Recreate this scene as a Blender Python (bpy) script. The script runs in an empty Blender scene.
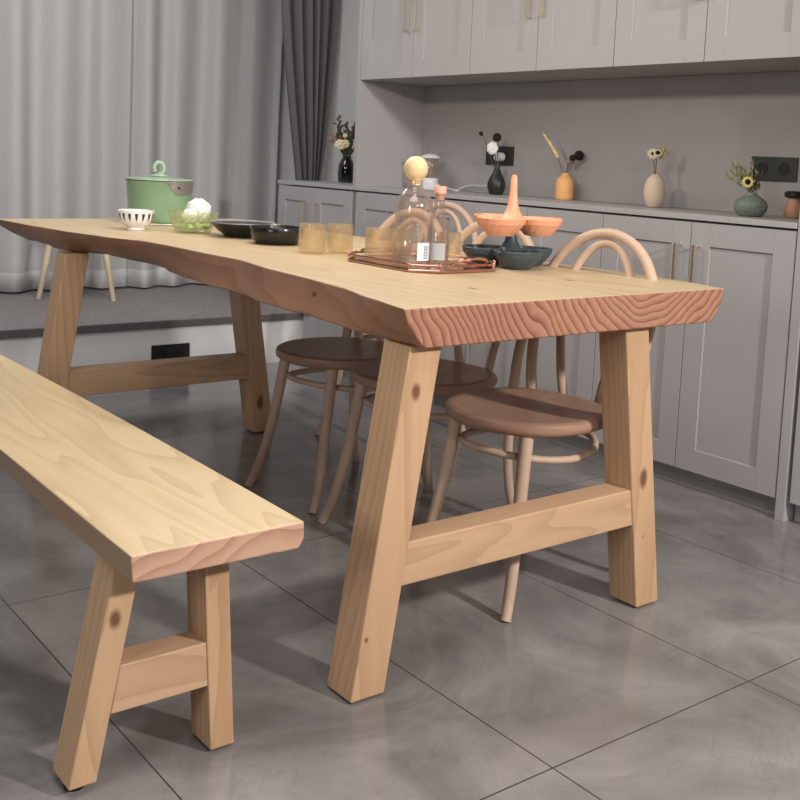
import bpy, math, random
from mathutils import Vector, Matrix
random.seed(7)
PI = math.pi
S = bpy.context.scene
COL = S.collection

# ------------------------------------------------------------------ camera
CH = 1.05
yaw, pitch, roll = .65871, .10127, .044835
fw = Vector((math.sin(yaw)*math.cos(pitch), math.cos(yaw)*math.cos(pitch), -math.sin(pitch)))
rt = Vector((math.cos(yaw), -math.sin(yaw), 0))
up = rt.cross(fw)
c_, s_ = math.cos(roll), math.sin(roll)
R_ = rt*c_ + up*s_
U_ = up*c_ - rt*s_
cam = bpy.data.objects.new('camera', bpy.data.cameras.new('camera'))
COL.objects.link(cam)
m = Matrix.Identity(4)
for i in range(3):
    m[i][0] = R_[i]; m[i][1] = U_[i]; m[i][2] = -fw[i]
m[0][3], m[1][3], m[2][3] = 0, 0, CH
cam.matrix_world = m
cam.data.sensor_width = 36
cam.data.sensor_fit = 'HORIZONTAL'
cam.data.lens = 36*1065.73/800
cam.data.shift_y = -133/800
cam.data.clip_start = .05
S.camera = cam

# ------------------------------------------------------------------ light and exposure
S.view_settings.view_transform = 'Standard'
S.view_settings.look = 'None'
S.view_settings.gamma = 1
S.view_settings.use_curve_mapping = False
S.view_settings.exposure = 0.12
W = bpy.data.worlds.new('World'); S.world = W; W.use_nodes = True
W.node_tree.nodes['Background'].inputs[0].default_value = (.35, .42, .6, 1)
W.node_tree.nodes['Background'].inputs[1].default_value = .25

def lamp(kind, name, loc, power, color, size=.1, target=None, **kw):
    d = bpy.data.lights.new(name, kind); o = bpy.data.objects.new(name, d); COL.objects.link(o)
    d.energy = power; d.color = color; o.location = loc
    if kind == 'AREA':
        d.shape = kw.get('shape', 'SQUARE'); d.size = size
        if 'size_y' in kw: d.size_y = kw['size_y']
    else:
        d.shadow_soft_size = size
    if kind == 'SPOT':
        d.spot_size = kw.get('spot', 2.0); d.spot_blend = .6
    if target is not None:
        o.rotation_euler = (Vector(target)-Vector(loc)).to_track_quat('-Z', 'Y').to_euler()
    return o
WARM = (1, .90, .80); NEUT = (1, .955, .92); COOL = (.80, .90, 1)
for yy, pw in ((2.15, 6), (2.72, 18), (3.3, 6)):
    lamp('POINT', 'pendant_light', (1.72, yy, 1.66), pw, WARM, .045)
lamp('SPOT', 'downlight_and_fill', (2.2, -1.0, 1.95), 310, NEUT, .10, (2.6, 2.2, .15), spot=1.75)
lamp('SPOT', 'downlight_and_fill', (.5, -1.3, 2.2), 65, NEUT, .12, (.9, 1.8, .1), spot=2.4)
lamp('SPOT', 'downlight_and_fill', (-.6, 2.4, 2.4), 60, NEUT, .10, (1.4, 4.6, .1), spot=.95)  # added spot that brightens the platform riser, no known fixture
lamp('AREA', 'side_fill', (-1.7, .7, 1.45), 20, (.92, .96, 1), .7, (1.3, 2.3, .5))  # added fill for the left-facing wood, no such lamp in the room
lamp('AREA', 'ceiling_fill', (.6, 1.0, 2.55), 30, NEUT, 1.6, (.6, 1.0, 0))  # ambient fill added overhead on the camera side
lamp('AREA', 'ceiling_fill', (1.6, 4.3, 2.50), 22, (.95, .97, 1), 1.2, (1.9, 5.2, .4))  # added ambient fill towards the curtains, not a fitted lamp

# ------------------------------------------------------------------ materials
def mat(name, col, rough=.5, metal=0, spec=.5, noise=0, nscale=8, bump=0, bscale=60, trans=0, ior=1.45, coat=0):
    M = bpy.data.materials.new(name); M.use_nodes = True
    nt = M.node_tree; b = nt.nodes['Principled BSDF']
    b.inputs['Base Color'].default_value = (*col, 1)
    b.inputs['Roughness'].default_value = rough
    b.inputs['Metallic'].default_value = metal
    b.inputs['Specular IOR Level'].default_value = spec
    b.inputs['Transmission Weight'].default_value = trans
    b.inputs['IOR'].default_value = ior
    b.inputs['Coat Weight'].default_value = coat
    tc = nt.nodes.new('ShaderNodeTexCoord')
    if noise:
        n = nt.nodes.new('ShaderNodeTexNoise'); n.inputs['Scale'].default_value = nscale; n.inputs['Detail'].default_value = 4
        nt.links.new(tc.outputs['Object'], n.inputs['Vector'])
        r = nt.nodes.new('ShaderNodeValToRGB')
        r.color_ramp.elements[0].position = .3; r.color_ramp.elements[1].position = .7
        r.color_ramp.elements[0].color = (*[c*(1-noise) for c in col], 1)
        r.color_ramp.elements[1].color = (*[min(1, c*(1+noise)) for c in col], 1)
        nt.links.new(n.outputs['Fac'], r.inputs[0]); nt.links.new(r.outputs[0], b.inputs['Base Color'])
    if bump:
        n = nt.nodes.new('ShaderNodeTexNoise'); n.inputs['Scale'].default_value = bscale; n.inputs['Detail'].default_value = 3
        nt.links.new(tc.outputs['Object'], n.inputs['Vector'])
        bp = nt.nodes.new('ShaderNodeBump'); bp.inputs['Strength'].default_value = bump; bp.inputs['Distance'].default_value = .002
        nt.links.new(n.outputs['Fac'], bp.inputs['Height']); nt.links.new(bp.outputs[0], b.inputs['Normal'])
    return M

def wood(name, light, dark, center=(0, 0, -.3), axis='Y', rings=9, stretch=.07, distort=1.0, contrast=.5, rough=.42, knots=(), fine=.25):
    """solid wood: growth rings around an axis, wavering along the grain"""
    M = bpy.data.materials.new(name); M.use_nodes = True
    nt = M.node_tree; L = nt.links; N = nt.nodes; b = N['Principled BSDF']
    b.inputs['Roughness'].default_value = rough; b.inputs['Specular IOR Level'].default_value = .35
    tc = N.new('ShaderNodeTexCoord')
    mp = N.new('ShaderNodeMapping'); mp.vector_type = 'TEXTURE'
    mp.inputs['Location'].default_value = center
    k = 1/stretch
    mp.inputs['Scale'].default_value = {'X': (k, 1, 1), 'Y': (1, k, 1), 'Z': (1, 1, k)}[axis]
    L.new(tc.outputs['Object'], mp.inputs['Vector'])
    n1 = N.new('ShaderNodeTexNoise'); n1.inputs['Scale'].default_value = 4.5; n1.inputs['Detail'].default_value = 2
    L.new(mp.outputs[0], n1.inputs['Vector'])
    sub = N.new('ShaderNodeVectorMath'); sub.operation = 'SUBTRACT'; sub.inputs[1].default_value = (.5, .5, .5)
    L.new(n1.outputs['Color'], sub.inputs[0])
    sc = N.new('ShaderNodeVectorMath'); sc.operation = 'SCALE'; sc.inputs['Scale'].default_value = .16*distort
    L.new(sub.outputs[0], sc.inputs[0])
    ad = N.new('ShaderNodeVectorMath'); ad.operation = 'ADD'
    L.new(mp.outputs[0], ad.inputs[0]); L.new(sc.outputs[0], ad.inputs[1])
    w = N.new('ShaderNodeTexWave'); w.wave_type = 'RINGS'; w.rings_direction = axis; w.wave_profile = 'SAW'
    w.inputs['Scale'].default_value = rings; w.inputs['Distortion'].default_value = .6; w.inputs['Detail'].default_value = 2
    w.inputs['Detail Scale'].default_value = 2
    L.new(ad.outputs[0], w.inputs['Vector'])
    n2 = N.new('ShaderNodeTexNoise'); n2.inputs['Scale'].default_value = 70; n2.inputs['Detail'].default_value = 4
    L.new(mp.outputs[0], n2.inputs['Vector'])
    ma = N.new('ShaderNodeMath'); ma.operation = 'POWER'; ma.inputs[1].default_value = 2.2
    L.new(w.outputs['Fac'], ma.inputs[0])
    mu = N.new('ShaderNodeMath'); mu.operation = 'MULTIPLY'; mu.inputs[1].default_value = contrast
    L.new(ma.outputs[0], mu.inputs[0])
    m2 = N.new('ShaderNodeMath'); m2.operation = 'MULTIPLY_ADD'; m2.inputs[1].default_value = fine
    L.new(n2.outputs['Fac'], m2.inputs[0]); L.new(mu.outputs[0], m2.inputs[2])
    n3 = N.new('ShaderNodeTexNoise'); n3.inputs['Scale'].default_value = 2.2; n3.inputs['Detail'].default_value = 2
    L.new(mp.outputs[0], n3.inputs['Vector'])
    m3 = N.new('ShaderNodeMath'); m3.operation = 'MULTIPLY_ADD'; m3.inputs[1].default_value = .35
    L.new(n3.outputs['Fac'], m3.inputs[0]); L.new(m2.outputs[0], m3.inputs[2])
    s3 = N.new('ShaderNodeMath'); s3.operation = 'SUBTRACT'; s3.inputs[1].default_value = .2; s3.use_clamp = True
    L.new(m3.outputs[0], s3.inputs[0])
    r = N.new('ShaderNodeValToRGB'); r.color_ramp.elements[0].color = (*light, 1); r.color_ramp.elements[1].color = (*dark, 1)
    L.new(s3.outputs[0], r.inputs[0])
    out = r.outputs[0]
    for (kx, ky, kz, kr_, ks) in knots:
        # a knot: a dark oval spot of the wood itself, drawn out along the grain
        mk = N.new('ShaderNodeMapping'); mk.vector_type = 'TEXTURE'; mk.inputs['Location'].default_value = (kx, ky, kz)
        mk.inputs['Scale'].default_value = {'X': (ks, 1, 1), 'Y': (1, ks, 1), 'Z': (1, 1, ks)}[axis]
        L.new(tc.outputs['Object'], mk.inputs['Vector'])
        dv = N.new('ShaderNodeVectorMath'); dv.operation = 'LENGTH'; L.new(mk.outputs[0], dv.inputs[0])
        kn = N.new('ShaderNodeMath'); kn.operation = 'MULTIPLY_ADD'; kn.inputs[1].default_value = kr_*.5; L.new(n2.outputs['Fac'], kn.inputs[0]); L.new(dv.outputs['Value'], kn.inputs[2])
        kr = N.new('ShaderNodeMapRange'); kr.inputs['From Min'].default_value = kr_*.9; kr.inputs['From Max'].default_value = kr_*1.6
        kr.inputs['To Min'].default_value = .95; kr.inputs['To Max'].default_value = 0
        L.new(kn.outputs[0], kr.inputs['Value'])
        mx = N.new('ShaderNodeMixRGB'); mx.inputs[2].default_value = (dark[0]*.42, dark[1]*.34, dark[2]*.34, 1)
        L.new(kr.outputs[0], mx.inputs[0]); L.new(out, mx.inputs[1]); out = mx.outputs[0]
    L.new(out, b.inputs['Base Color'])
    bp = N.new('ShaderNodeBump'); bp.inputs['Strength'].default_value = .12; bp.inputs['Distance'].default_value = .001
    L.new(m2.outputs[0], bp.inputs['Height']); L.new(bp.outputs[0], b.inputs['Normal'])
    return M

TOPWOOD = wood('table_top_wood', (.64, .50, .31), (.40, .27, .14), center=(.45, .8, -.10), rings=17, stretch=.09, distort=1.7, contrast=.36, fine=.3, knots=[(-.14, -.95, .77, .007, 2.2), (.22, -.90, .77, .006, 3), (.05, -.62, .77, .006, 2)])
EDGEWOOD = wood('shaded_live_edge_wood', (.40, .21, .125), (.22, .105, .06), center=(.4, .6, .05), rings=8, stretch=.2, distort=1.6, contrast=.4, fine=.4, knots=[(-.41, -.72, .742, .007, 1.8), (-.41, -.62, .735, .006, 1.8), (-.41, -.9, .74, .006, 1.2), (-.41, -.35, .73, .009, 2)])  # reddish live edge; its dark tone is partly shade put into the colour
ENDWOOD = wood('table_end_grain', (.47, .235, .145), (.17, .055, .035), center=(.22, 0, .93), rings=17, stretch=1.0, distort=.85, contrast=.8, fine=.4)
LEGWOOD = wood('leg_wood', (.60, .385, .225), (.38, .205, .105), center=(.02, .0, .1), axis='Z', rings=20, stretch=.10, distort=1.1, contrast=.42, fine=.35,
               knots=[(-.427, -1.12, .603, .011, 1.5), (.275, -1.12, .325, .012, 1.9), (.29, -1.12, .18, .004, 1.5), (-.52, -1.12, .125, .005, 1.3), (.3, .705, .12, .013, 2), (-.13, -.82, .288, .010, 1.6), (-.48, -1.07, .59, .005, 1), (-.48, -1.09, .565, .004, 1)])
RAILWOOD = wood('rail_wood', (.60, .39, .235), (.39, .22, .12), center=(0, .05, .33), axis='X', rings=24, stretch=.12, distort=1.3, contrast=.42, fine=.35)
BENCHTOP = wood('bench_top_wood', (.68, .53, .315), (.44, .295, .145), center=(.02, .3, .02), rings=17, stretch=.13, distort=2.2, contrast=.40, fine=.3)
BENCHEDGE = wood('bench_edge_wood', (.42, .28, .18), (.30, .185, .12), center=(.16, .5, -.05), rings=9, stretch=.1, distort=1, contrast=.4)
BENCHEND = wood('bench_end_grain', (.60, .37, .25), (.32, .155, .095), center=(.12, 0, -.02), rings=12, stretch=1, distort=.7, contrast=.6, fine=.25)
CHAIRWOOD = wood('beech_wood', (.62, .45, .33), (.48, .32, .22), center=(0, 0, -.5), axis='Z', rings=7, stretch=.2, distort=.8, contrast=.35, rough=.45)
SEATSHADE = wood('shaded_beech_seat', (.42, .255, .175), (.33, .19, .125), center=(0, 0, -.5), axis='X', rings=8, stretch=.15, distort=.9, contrast=.5, rough=.4)  # beech darkened so the seat colour carries the shade on it
STOOLWOOD = wood('stool_wood', (.72, .58, .42), (.58, .45, .31), axis='Z', rings=8, stretch=.1, contrast=.3)
CABINET = mat('grey_cabinet_paint', (.40, .385, .385), .55, spec=.25, noise=.02, nscale=3)
CABDARK = mat('cabinet_backboard', (.36, .34, .335), .6, spec=.25, noise=.03, nscale=5)
WORKTOP = mat('grey_worktop', (.42, .405, .40), .5, noise=.03, nscale=30)
GAP = mat('shadow_gap', (.05, .045, .04), .8)
BRASS = mat('brushed_brass', (.90, .78, .60), .3, metal=1, noise=.05)
BLACKPL = mat('black_plastic', (.018, .018, .016), .4, noise=.1)
SOCK = mat('socket_black', (.008, .008, .008), .6, noise=.1)
GREYPL = mat('dark_green_grey_plate', (.035, .038, .033), .35, noise=.1)
WALLP = mat('wall_paint', (.68, .675, .665), .8, spec=.2, noise=.02)
WHITE = mat('white_riser', (.86, .85, .84), .6, noise=.03, nscale=4)
CEIL = mat('ceiling_paint', (.35, .36, .38), .9, noise=.02)
PLATF = mat('platform_stone', (.27, .25, .245), .6, noise=.12, nscale=25)
PLLIP = mat('platform_lip', (.12, .11, .105), .6, noise=.1, nscale=25)
RUBBER = mat('rubber_foot', (.01, .01, .01), .6, noise=.1)

def floor_mat():
    M = bpy.data.materials.new('polished_grey_tile'); M.use_nodes = True
    nt = M.node_tree; N = nt.nodes; L = nt.links; b = N['Principled BSDF']
    tc = N.new('ShaderNodeTexCoord')
    mp = N.new('ShaderNodeMapping')
    mp.inputs['Rotation'].default_value = (0, 0, -PI/2)
    # grout lines at x = 1.327 + n*.5777, y = 1.213 + n*1.1554
    mp.inputs['Location'].default_value = (-1.213, 1.327 + .5777*20, 0)
    L.new(tc.outputs['Object'], mp.inputs['Vector'])
    br = N.new('ShaderNodeTexBrick'); br.offset = 0; br.squash = 1
    br.inputs['Scale'].default_value = 1
    br.inputs['Brick Width'].default_value = 1.1554; br.inputs['Row Height'].default_value = .5777
    br.inputs['Mortar Size'].default_value = .0016; br.inputs['Mortar Smooth'].default_value = 0
    L.new(mp.outputs[0], br.inputs['Vector'])
    n1 = N.new('ShaderNodeTexNoise'); n1.inputs['Scale'].default_value = 2.2; n1.inputs['Detail'].default_value = 7; n1.inputs['Distortion'].default_value = 1.2
    n1.inputs['Roughness'].default_value = .62
    L.new(tc.outputs['Object'], n1.inputs['Vector'])
    r = N.new('ShaderNodeValToRGB')
    r.color_ramp.elements[0].position = .33; r.color_ramp.elements[0].color = (.155, .143, .137, 1)
    r.color_ramp.elements[1].position = .68; r.color_ramp.elements[1].color = (.30, .282, .272, 1)
    L.new(n1.outputs['Fac'], r.inputs[0])
    # thin veins
    n2 = N.new('ShaderNodeTexNoise'); n2.inputs['Scale'].default_value = 1.6; n2.inputs['Detail'].default_value = 5; n2.inputs['Distortion'].default_value = 2.5
    L.new(tc.outputs['Object'], n2.inputs['Vector'])
    vr = N.new('ShaderNodeValToRGB')
    e = vr.color_ramp.elements
    e[0].position = .488; e[0].color = (0, 0, 0, 1); e[1].position = .512; e[1].color = (0, 0, 0, 1)
    k = e.new(.50); k.color = (1, 1, 1, 1)
    L.new(n2.outputs['Fac'], vr.inputs[0])
    mx = N.new('ShaderNodeMixRGB'); mx.inputs[2].default_value = (.10, .085, .08, 1)
    mm = N.new('ShaderNodeMath'); mm.operation = 'MULTIPLY'; mm.inputs[1].default_value = .16
    L.new(vr.outputs[0], mm.inputs[0]); L.new(mm.outputs[0], mx.inputs[0]); L.new(r.outputs[0], mx.inputs[1])
    mg = N.new('ShaderNodeMixRGB'); mg.inputs[2].default_value = (.05, .045, .042, 1)
    L.new(br.outputs['Fac'], mg.inputs[0]); L.new(mx.outputs[0], mg.inputs[1])
    L.new(mg.outputs[0], b.inputs['Base Color'])
    ro = N.new('ShaderNodeMath'); ro.operation = 'MULTIPLY_ADD'; ro.inputs[1].default_value = .12; ro.inputs[2].default_value = .10
    L.new(n1.outputs['Fac'], ro.inputs[0]); L.new(ro.outputs[0], b.inputs['Roughness'])
    b.inputs['Specular IOR Level'].default_value = .5
    return M
FLOOR = floor_mat()

def sheer_mat(name, col, alpha, tr=.35):
    M = bpy.data.materials.new(name); M.use_nodes = True
    nt = M.node_tree; N = nt.nodes; L = nt.links
    N.remove(N['Principled BSDF']); out = N['Material Output']
    tc = N.new('ShaderNodeTexCoord'); mp = N.new('ShaderNodeMapping'); mp.inputs['Scale'].default_value = (350, 350, 350)
    L.new(tc.outputs['Object'], mp.inputs[0])
    n = N.new('ShaderNodeTexNoise'); n.inputs['Scale'].default_value = 1; L.new(mp.outputs[0], n.inputs[0])
    r = N.new('ShaderNodeValToRGB'); r.color_ramp.elements[0].color = (*[c*.9 for c in col], 1); r.color_ramp.elements[1].color = (*[min(1, c*1.08) for c in col], 1)
    L.new(n.outputs['Fac'], r.inputs[0])
    d = N.new('ShaderNodeBsdfDiffuse'); t = N.new('ShaderNodeBsdfTranslucent'); a = N.new('ShaderNodeBsdfTransparent')
    L.new(r.outputs[0], d.inputs[0]); L.new(r.outputs[0], t.inputs[0])
    m1 = N.new('ShaderNodeMixShader'); m1.inputs[0].default_value = tr
    L.new(d.outputs[0], m1.inputs[1]); L.new(t.outputs[0], m1.inputs[2])
    m2 = N.new('ShaderNodeMixShader'); m2.inputs[0].default_value = alpha
    L.new(m1.outputs[0], m2.inputs[1]); L.new(a.outputs[0], m2.inputs[2])
    L.new(m2.outputs[0], out.inputs[0])
    return M
SHEER = sheer_mat('sheer_curtain_cloth', (.66, .65, .64), .10, .25)
HEM = sheer_mat('sheer_curtain_hem', (.80, .80, .79), .03, .2)
DARKCUR = mat('dark_grey_curtain_cloth', (.17, .165, .16), .95, spec=.1, noise=.1, nscale=200)

def glass(name, col=(1, 1, 1), rough=.02, body=0, bcol=(.9, .8, .65)):
    """glass that lets shadow light through by mixing in clear transmission"""
    M = bpy.data.materials.new(name); M.use_nodes = True
    nt = M.node_tree; N = nt.nodes; L = nt.links
    N.remove(N['Principled BSDF']); out = N['Material Output']
    tc = N.new('ShaderNodeTexCoord'); n = N.new('ShaderNodeTexNoise'); n.inputs['Scale'].default_value = 12
    L.new(tc.outputs['Object'], n.inputs[0])
    r = N.new('ShaderNodeValToRGB'); r.color_ramp.elements[0].color = (*[c*.93 for c in col], 1); r.color_ramp.elements[1].color = (*col, 1)
    L.new(n.outputs['Fac'], r.inputs[0])
    a = N.new('ShaderNodeBsdfTransparent'); g = N.new('ShaderNodeBsdfGlossy'); g.inputs['Roughness'].default_value = rough
    L.new(r.outputs[0], a.inputs[0])
    f = N.new('ShaderNodeLayerWeight'); f.inputs[0].default_value = .22
    fm = N.new('ShaderNodeMath'); fm.operation = 'MULTIPLY_ADD'; fm.inputs[1].default_value = .55; fm.inputs[2].default_value = .04
    L.new(f.outputs['Facing'], fm.inputs[0])
    mx = N.new('ShaderNodeMixShader')
    L.new(fm.outputs[0], mx.inputs[0]); L.new(a.outputs[0], mx.inputs[1]); L.new(g.outputs[0], mx.inputs[2])
    last = mx
    if body:
        d = N.new('ShaderNodeBsdfDiffuse'); d.inputs[0].default_value = (*bcol, 1); tl = N.new('ShaderNodeBsdfTranslucent'); tl.inputs[0].default_value = (*bcol, 1)
        md = N.new('ShaderNodeMixShader'); L.new(d.outputs[0], md.inputs[1]); L.new(tl.outputs[0], md.inputs[2])
        last = N.new('ShaderNodeMixShader'); last.inputs[0].default_value = body; L.new(mx.outputs[0], last.inputs[1]); L.new(md.outputs[0], last.inputs[2])
    L.new(last.outputs[0], out.inputs[0])
    return M
CLEAR = glass('clear_glass', (.98, .95, .93), .05, .06, (.9, .78, .70))
AMBER = glass('amber_glass', (.985, .94, .82), .06, .16, (1, .86, .68))
GREENGL = glass('green_tinted_glass', (.93, .96, .84), .05, .12, (.85, .88, .65))
SMOKE = glass('smoked_glass', (.30, .33, .32), .03)
PANE = mat('night_window_pane', (.02, .025, .035), .08, noise=.05)
COPPER = mat('rose_copper', (.62, .33, .26), .22, metal=1, noise=.05)
MIRROR = mat('tray_mirror', (.62, .50, .45), .12, metal=1, noise=.05)
POTG = mat('sage_green_enamel', (.21, .335, .20), .25, noise=.03, coat=.3)
POTL = mat('pale_green_lid', (.31, .45, .31), .22, noise=.03, coat=.3)
STEEL = mat('brushed_steel', (.36, .34, .33), .35, metal=.7, noise=.05)
PORC = mat('white_porcelain', (.82, .80, .78), .25, noise=.02)
INDIGO = mat('dark_glaze_strokes', (.045, .03, .07), .3, noise=.1)
CORAL = mat('coral_plastic', (.86, .40, .23), .4, noise=.03)
NAVY = mat('slate_blue_plastic', (.060, .082, .092), .35, noise=.05)
BALL = mat('wooden_ball_stopper', (.80, .60, .33), .4, noise=.06, nscale=20)
CORK = mat('pink_cork', (.72, .40, .27), .5, noise=.08, nscale=30)
PAPER = mat('white_label_paper', (.80, .79, .78), .7, noise=.02)
INK = mat('grey_print', (.12, .12, .16), .7, noise=.05)
GREYCER = mat('grey_blue_ceramic', (.27, .27, .27), .35, noise=.1)
BLACKCER = mat('black_glazed_ceramic', (.022, .02, .018), .22, noise=.4, nscale=40)
FOOD = mat('toasted_crumbs', (.55, .42, .27), .8, noise=.4, nscale=90)
WRAP = mat('crumpled_white_wrapper', (.80, .78, .72), .6, noise=.12, nscale=40, bump=.6, bscale=60)
LIME = mat('lime_green_sweets', (.56, .68, .24), .5, noise=.2, nscale=60)
MATCREAM = mat('cream_pot_mat', (.78, .76, .62), .7, noise=.05)
ORANGEV = mat('orange_matte_ceramic', (.80, .42, .17), .55, noise=.04)
EGGV = mat('cream_matte_ceramic', (.76, .60, .44), .6, noise=.04)
SAGEV = mat('sage_speckled_ceramic', (.19, .22, .19), .45, noise=.25, nscale=120)
TERRA = mat('terracotta', (.48, .25, .15), .45, noise=.1)
BLACKV = mat('black_matte_ceramic', (.02, .019, .016), .4, noise=.1)
STEM = mat('dry_stem', (.10, .07, .045), .8, noise=.2)
DRYGOLD = mat('dry_golden_grass', (.58, .44, .22), .8, noise=.25, nscale=60)
LEAF = mat('olive_green_leaf', (.38, .38, .18), .7, noise=.35, nscale=60)
LEAFD = mat('dark_olive_leaf', (.12, .115, .06), .7, noise=.3, nscale=60)
PETAL = mat('cream_petal', (.85, .74, .50), .7, noise=.08)
PETALY = mat('yellow_petal', (.90, .78, .30), .6, noise=.08)
PETALW = mat('white_petal', (.75, .75, .73), .7, noise=.08, nscale=40)
DARKFL = mat('dark_brown_flower_head', (.016, .010, .007), .9, noise=.5, nscale=100, bump=1, bscale=150)
TANBALL = mat('tan_seed_head', (.30, .21, .15), .9, noise=.4, nscale=100, bump=1, bscale=150)
WHITEPL = mat('white_plastic', (.70, .70, .70), .35, noise=.02)

# ------------------------------------------------------------------ mesh helpers
class MB:
    def __init__(s): s.v = []; s.f = []; s.mi = []
    def add(s, vs, fs, mi=0, M=None):
        o = len(s.v)
        s.v += [tuple(M @ Vector(v)) if M is not None else tuple(v) for v in vs]
        s.f += [tuple(i+o for i in f) for f in fs]; s.mi += [mi]*len(fs)
        return s
    def box(s, x0, x1, y0, y1, z0, z1, mi=0, M=None):
        return s.hexa([(x0, y0, z0), (x1, y0, z0), (x1, y1, z0), (x0, y1, z0)], [(x0, y0, z1), (x1, y0, z1), (x1, y1, z1), (x0, y1, z1)], mi, M)
    def hexa(s, b, t, mi=0, M=None):
        return s.add(b+t, [(3, 2, 1, 0), (4, 5, 6, 7), (0, 1, 5, 4), (1, 2, 6, 5), (2, 3, 7, 6), (3, 0, 4, 7)], mi, M)
    def lathe(s, prof, seg=32, mi=0, M=None, sx=1, sy=1):
        vs = []; fs = []; n = len(prof)
        for r, z in prof:
            for k in range(seg):
                a = 2*PI*k/seg; vs.append((r*math.cos(a)*sx, r*math.sin(a)*sy, z))
        for i in range(n-1):
            for k in range(seg):
                k2 = (k+1) % seg
                fs.append((i*seg+k, i*seg+k2, (i+1)*seg+k2, (i+1)*seg+k))
        if prof[0][0] > 1e-5: fs.append(tuple(range(seg-1, -1, -1)))
        if prof[-1][0] > 1e-5: fs.append(tuple((n-1)*seg+k for k in range(seg)))
        return s.add(vs, fs, mi, M)
    def tube(s, pts, r, seg=10, mi=0, closed=False, M=None, flat=1.0):
        pts = [Vector(p) for p in pts]; n = len(pts)
        rs = r if isinstance(r, (list, tuple)) else [r]*n
        vs = []; fs = []
        t0 = (pts[1]-pts[0]).normalized()
        nrm = t0.orthogonal().normalized()
        for i, p in enumerate(pts):
            if closed: t = (pts[(i+1) % n]-pts[i-1]).normalized()
            else: t = (pts[min(i+1, n-1)]-pts[max(i-1, 0)]).normalized()
            nrm = (nrm - t*nrm.dot(t)).normalized(); bn = t.cross(nrm)
            for k in range(seg):
                a = 2*PI*k/seg
                vs.append(p + nrm*math.cos(a)*rs[i] + bn*math.sin(a)*rs[i]*flat)
        for i in range(n if closed else n-1):
            j = (i+1) % n
            for k in range(seg):
                k2 = (k+1) % seg
                fs.append((i*seg+k, i*seg+k2, j*seg+k2, j*seg+k))
        if not closed:
            fs.append(tuple(range(seg-1, -1, -1))); fs.append(tuple((n-1)*seg+k for k in range(seg)))
        return s.add(vs, fs, mi, M)
    def ball(s, c, r, seg=16, mi=0, sz=1, M=None, jit=0):
        n = seg//2; prof = []
        base = len(s.v)
        vs = []; fs = []
        for i in range(n+1):
            th = PI*i/n
            for k in range(seg):
                a = 2*PI*k/seg
                rr = r*(1+random.uniform(-jit, jit)) if 0 < i < n else r
                vs.append((c[0]+rr*math.sin(th)*math.cos(a), c[1]+rr*math.sin(th)*math.sin(a), c[2]-rr*math.cos(th)*sz))
        for i in range(n):
            for k in range(seg):
                k2 = (k+1) % seg
                fs.append((i*seg+k, i*seg+k2, (i+1)*seg+k2, (i+1)*seg+k))
        return s.add(vs, fs, mi, M)
    def build(s, name, mats, parent=None, loc=(0, 0, 0), smooth=False, bevel=0, rotz=0, weld=False):
        me = bpy.data.meshes.new(name); me.from_pydata(s.v, [], s.f)
        if not isinstance(mats, (list, tuple)): mats = [mats]
        for m_ in mats: me.materials.append(m_)
        me.polygons.foreach_set('material_index', s.mi)
        if weld:
            import bmesh
            bm = bmesh.new(); bm.from_mesh(me); bmesh.ops.remove_doubles(bm, verts=bm.verts, dist=1e-5)
            bmesh.ops.recalc_face_normals(bm, faces=bm.faces); bm.to_mesh(me); bm.free()
        me.update()
        o = bpy.data.objects.new(name, me); COL.objects.link(o)
        if parent: o.parent = parent
        o.location = loc; o.rotation_euler = (0, 0, rotz)
        if smooth:
            me.polygons.foreach_set('use_smooth', [True]*len(me.polygons))
            try:
                me.set_sharp_from_angle(angle=math.radians(40))
            except Exception: pass
        if bevel:
            b = o.modifiers.new('bevel', 'BEVEL'); b.width = bevel; b.segments = 2; b.limit_method = 'ANGLE'
        return o

def thing(name, label, cat, loc=(0, 0, 0), rotz=0, group=None):
    o = bpy.data.objects.new(name, None); COL.objects.link(o); o.empty_display_size = .05
    o.location = loc; o.rotation_euler = (0, 0, rotz); o['label'] = label; o['category'] = cat
    if group: o['group'] = group
    return o
def tag(o, label, cat, group=None):
    o['label'] = label; o['category'] = cat
    if group: o['group'] = group
    return o
def struct(o): o['kind'] = 'structure'; return o
def dup(root, loc, rotz, label, group=None):
    r = root.copy(); COL.objects.link(r); r.location = loc; r.rotation_euler = (0, 0, rotz); r['label'] = label
    if group: r['group'] = group
    for ch in list(root.children):
        c = ch.copy(); COL.objects.link(c); c.parent = r
        for g in list(ch.children):
            d = g.copy(); COL.objects.link(d); d.parent = c
    return r

# ------------------------------------------------------------------ room shell
XL, XR, YB, YF, ZC = -2.6, 3.45, -2.4, 5.86, 2.62
PY0, PZ = 4.56, .252
struct(MB().box(XL-.1, XR+.1, YB-.1, YF+.1, -.1, 0).build('floor', FLOOR))
struct(MB().box(XL-.1, XR+.1, YB-.1, YF+.1, ZC, ZC+.1).build('ceiling', CEIL))
struct(MB().box(XR, XR+.1, YB, YF, 0, ZC).build('wall_right', WALLP))
DARKW = mat('bounce_cutting_wall', (.13, .15, .19), .8, noise=.03)  # unseen walls, coloured dark to cut bounced light
struct(MB().box(XL-.1, XL, YB, YF, 0, ZC).build('wall_left', DARKW))
struct(MB().box(XL, XR, YB-.1, YB, 0, ZC).build('wall_back', DARKW))
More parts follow.
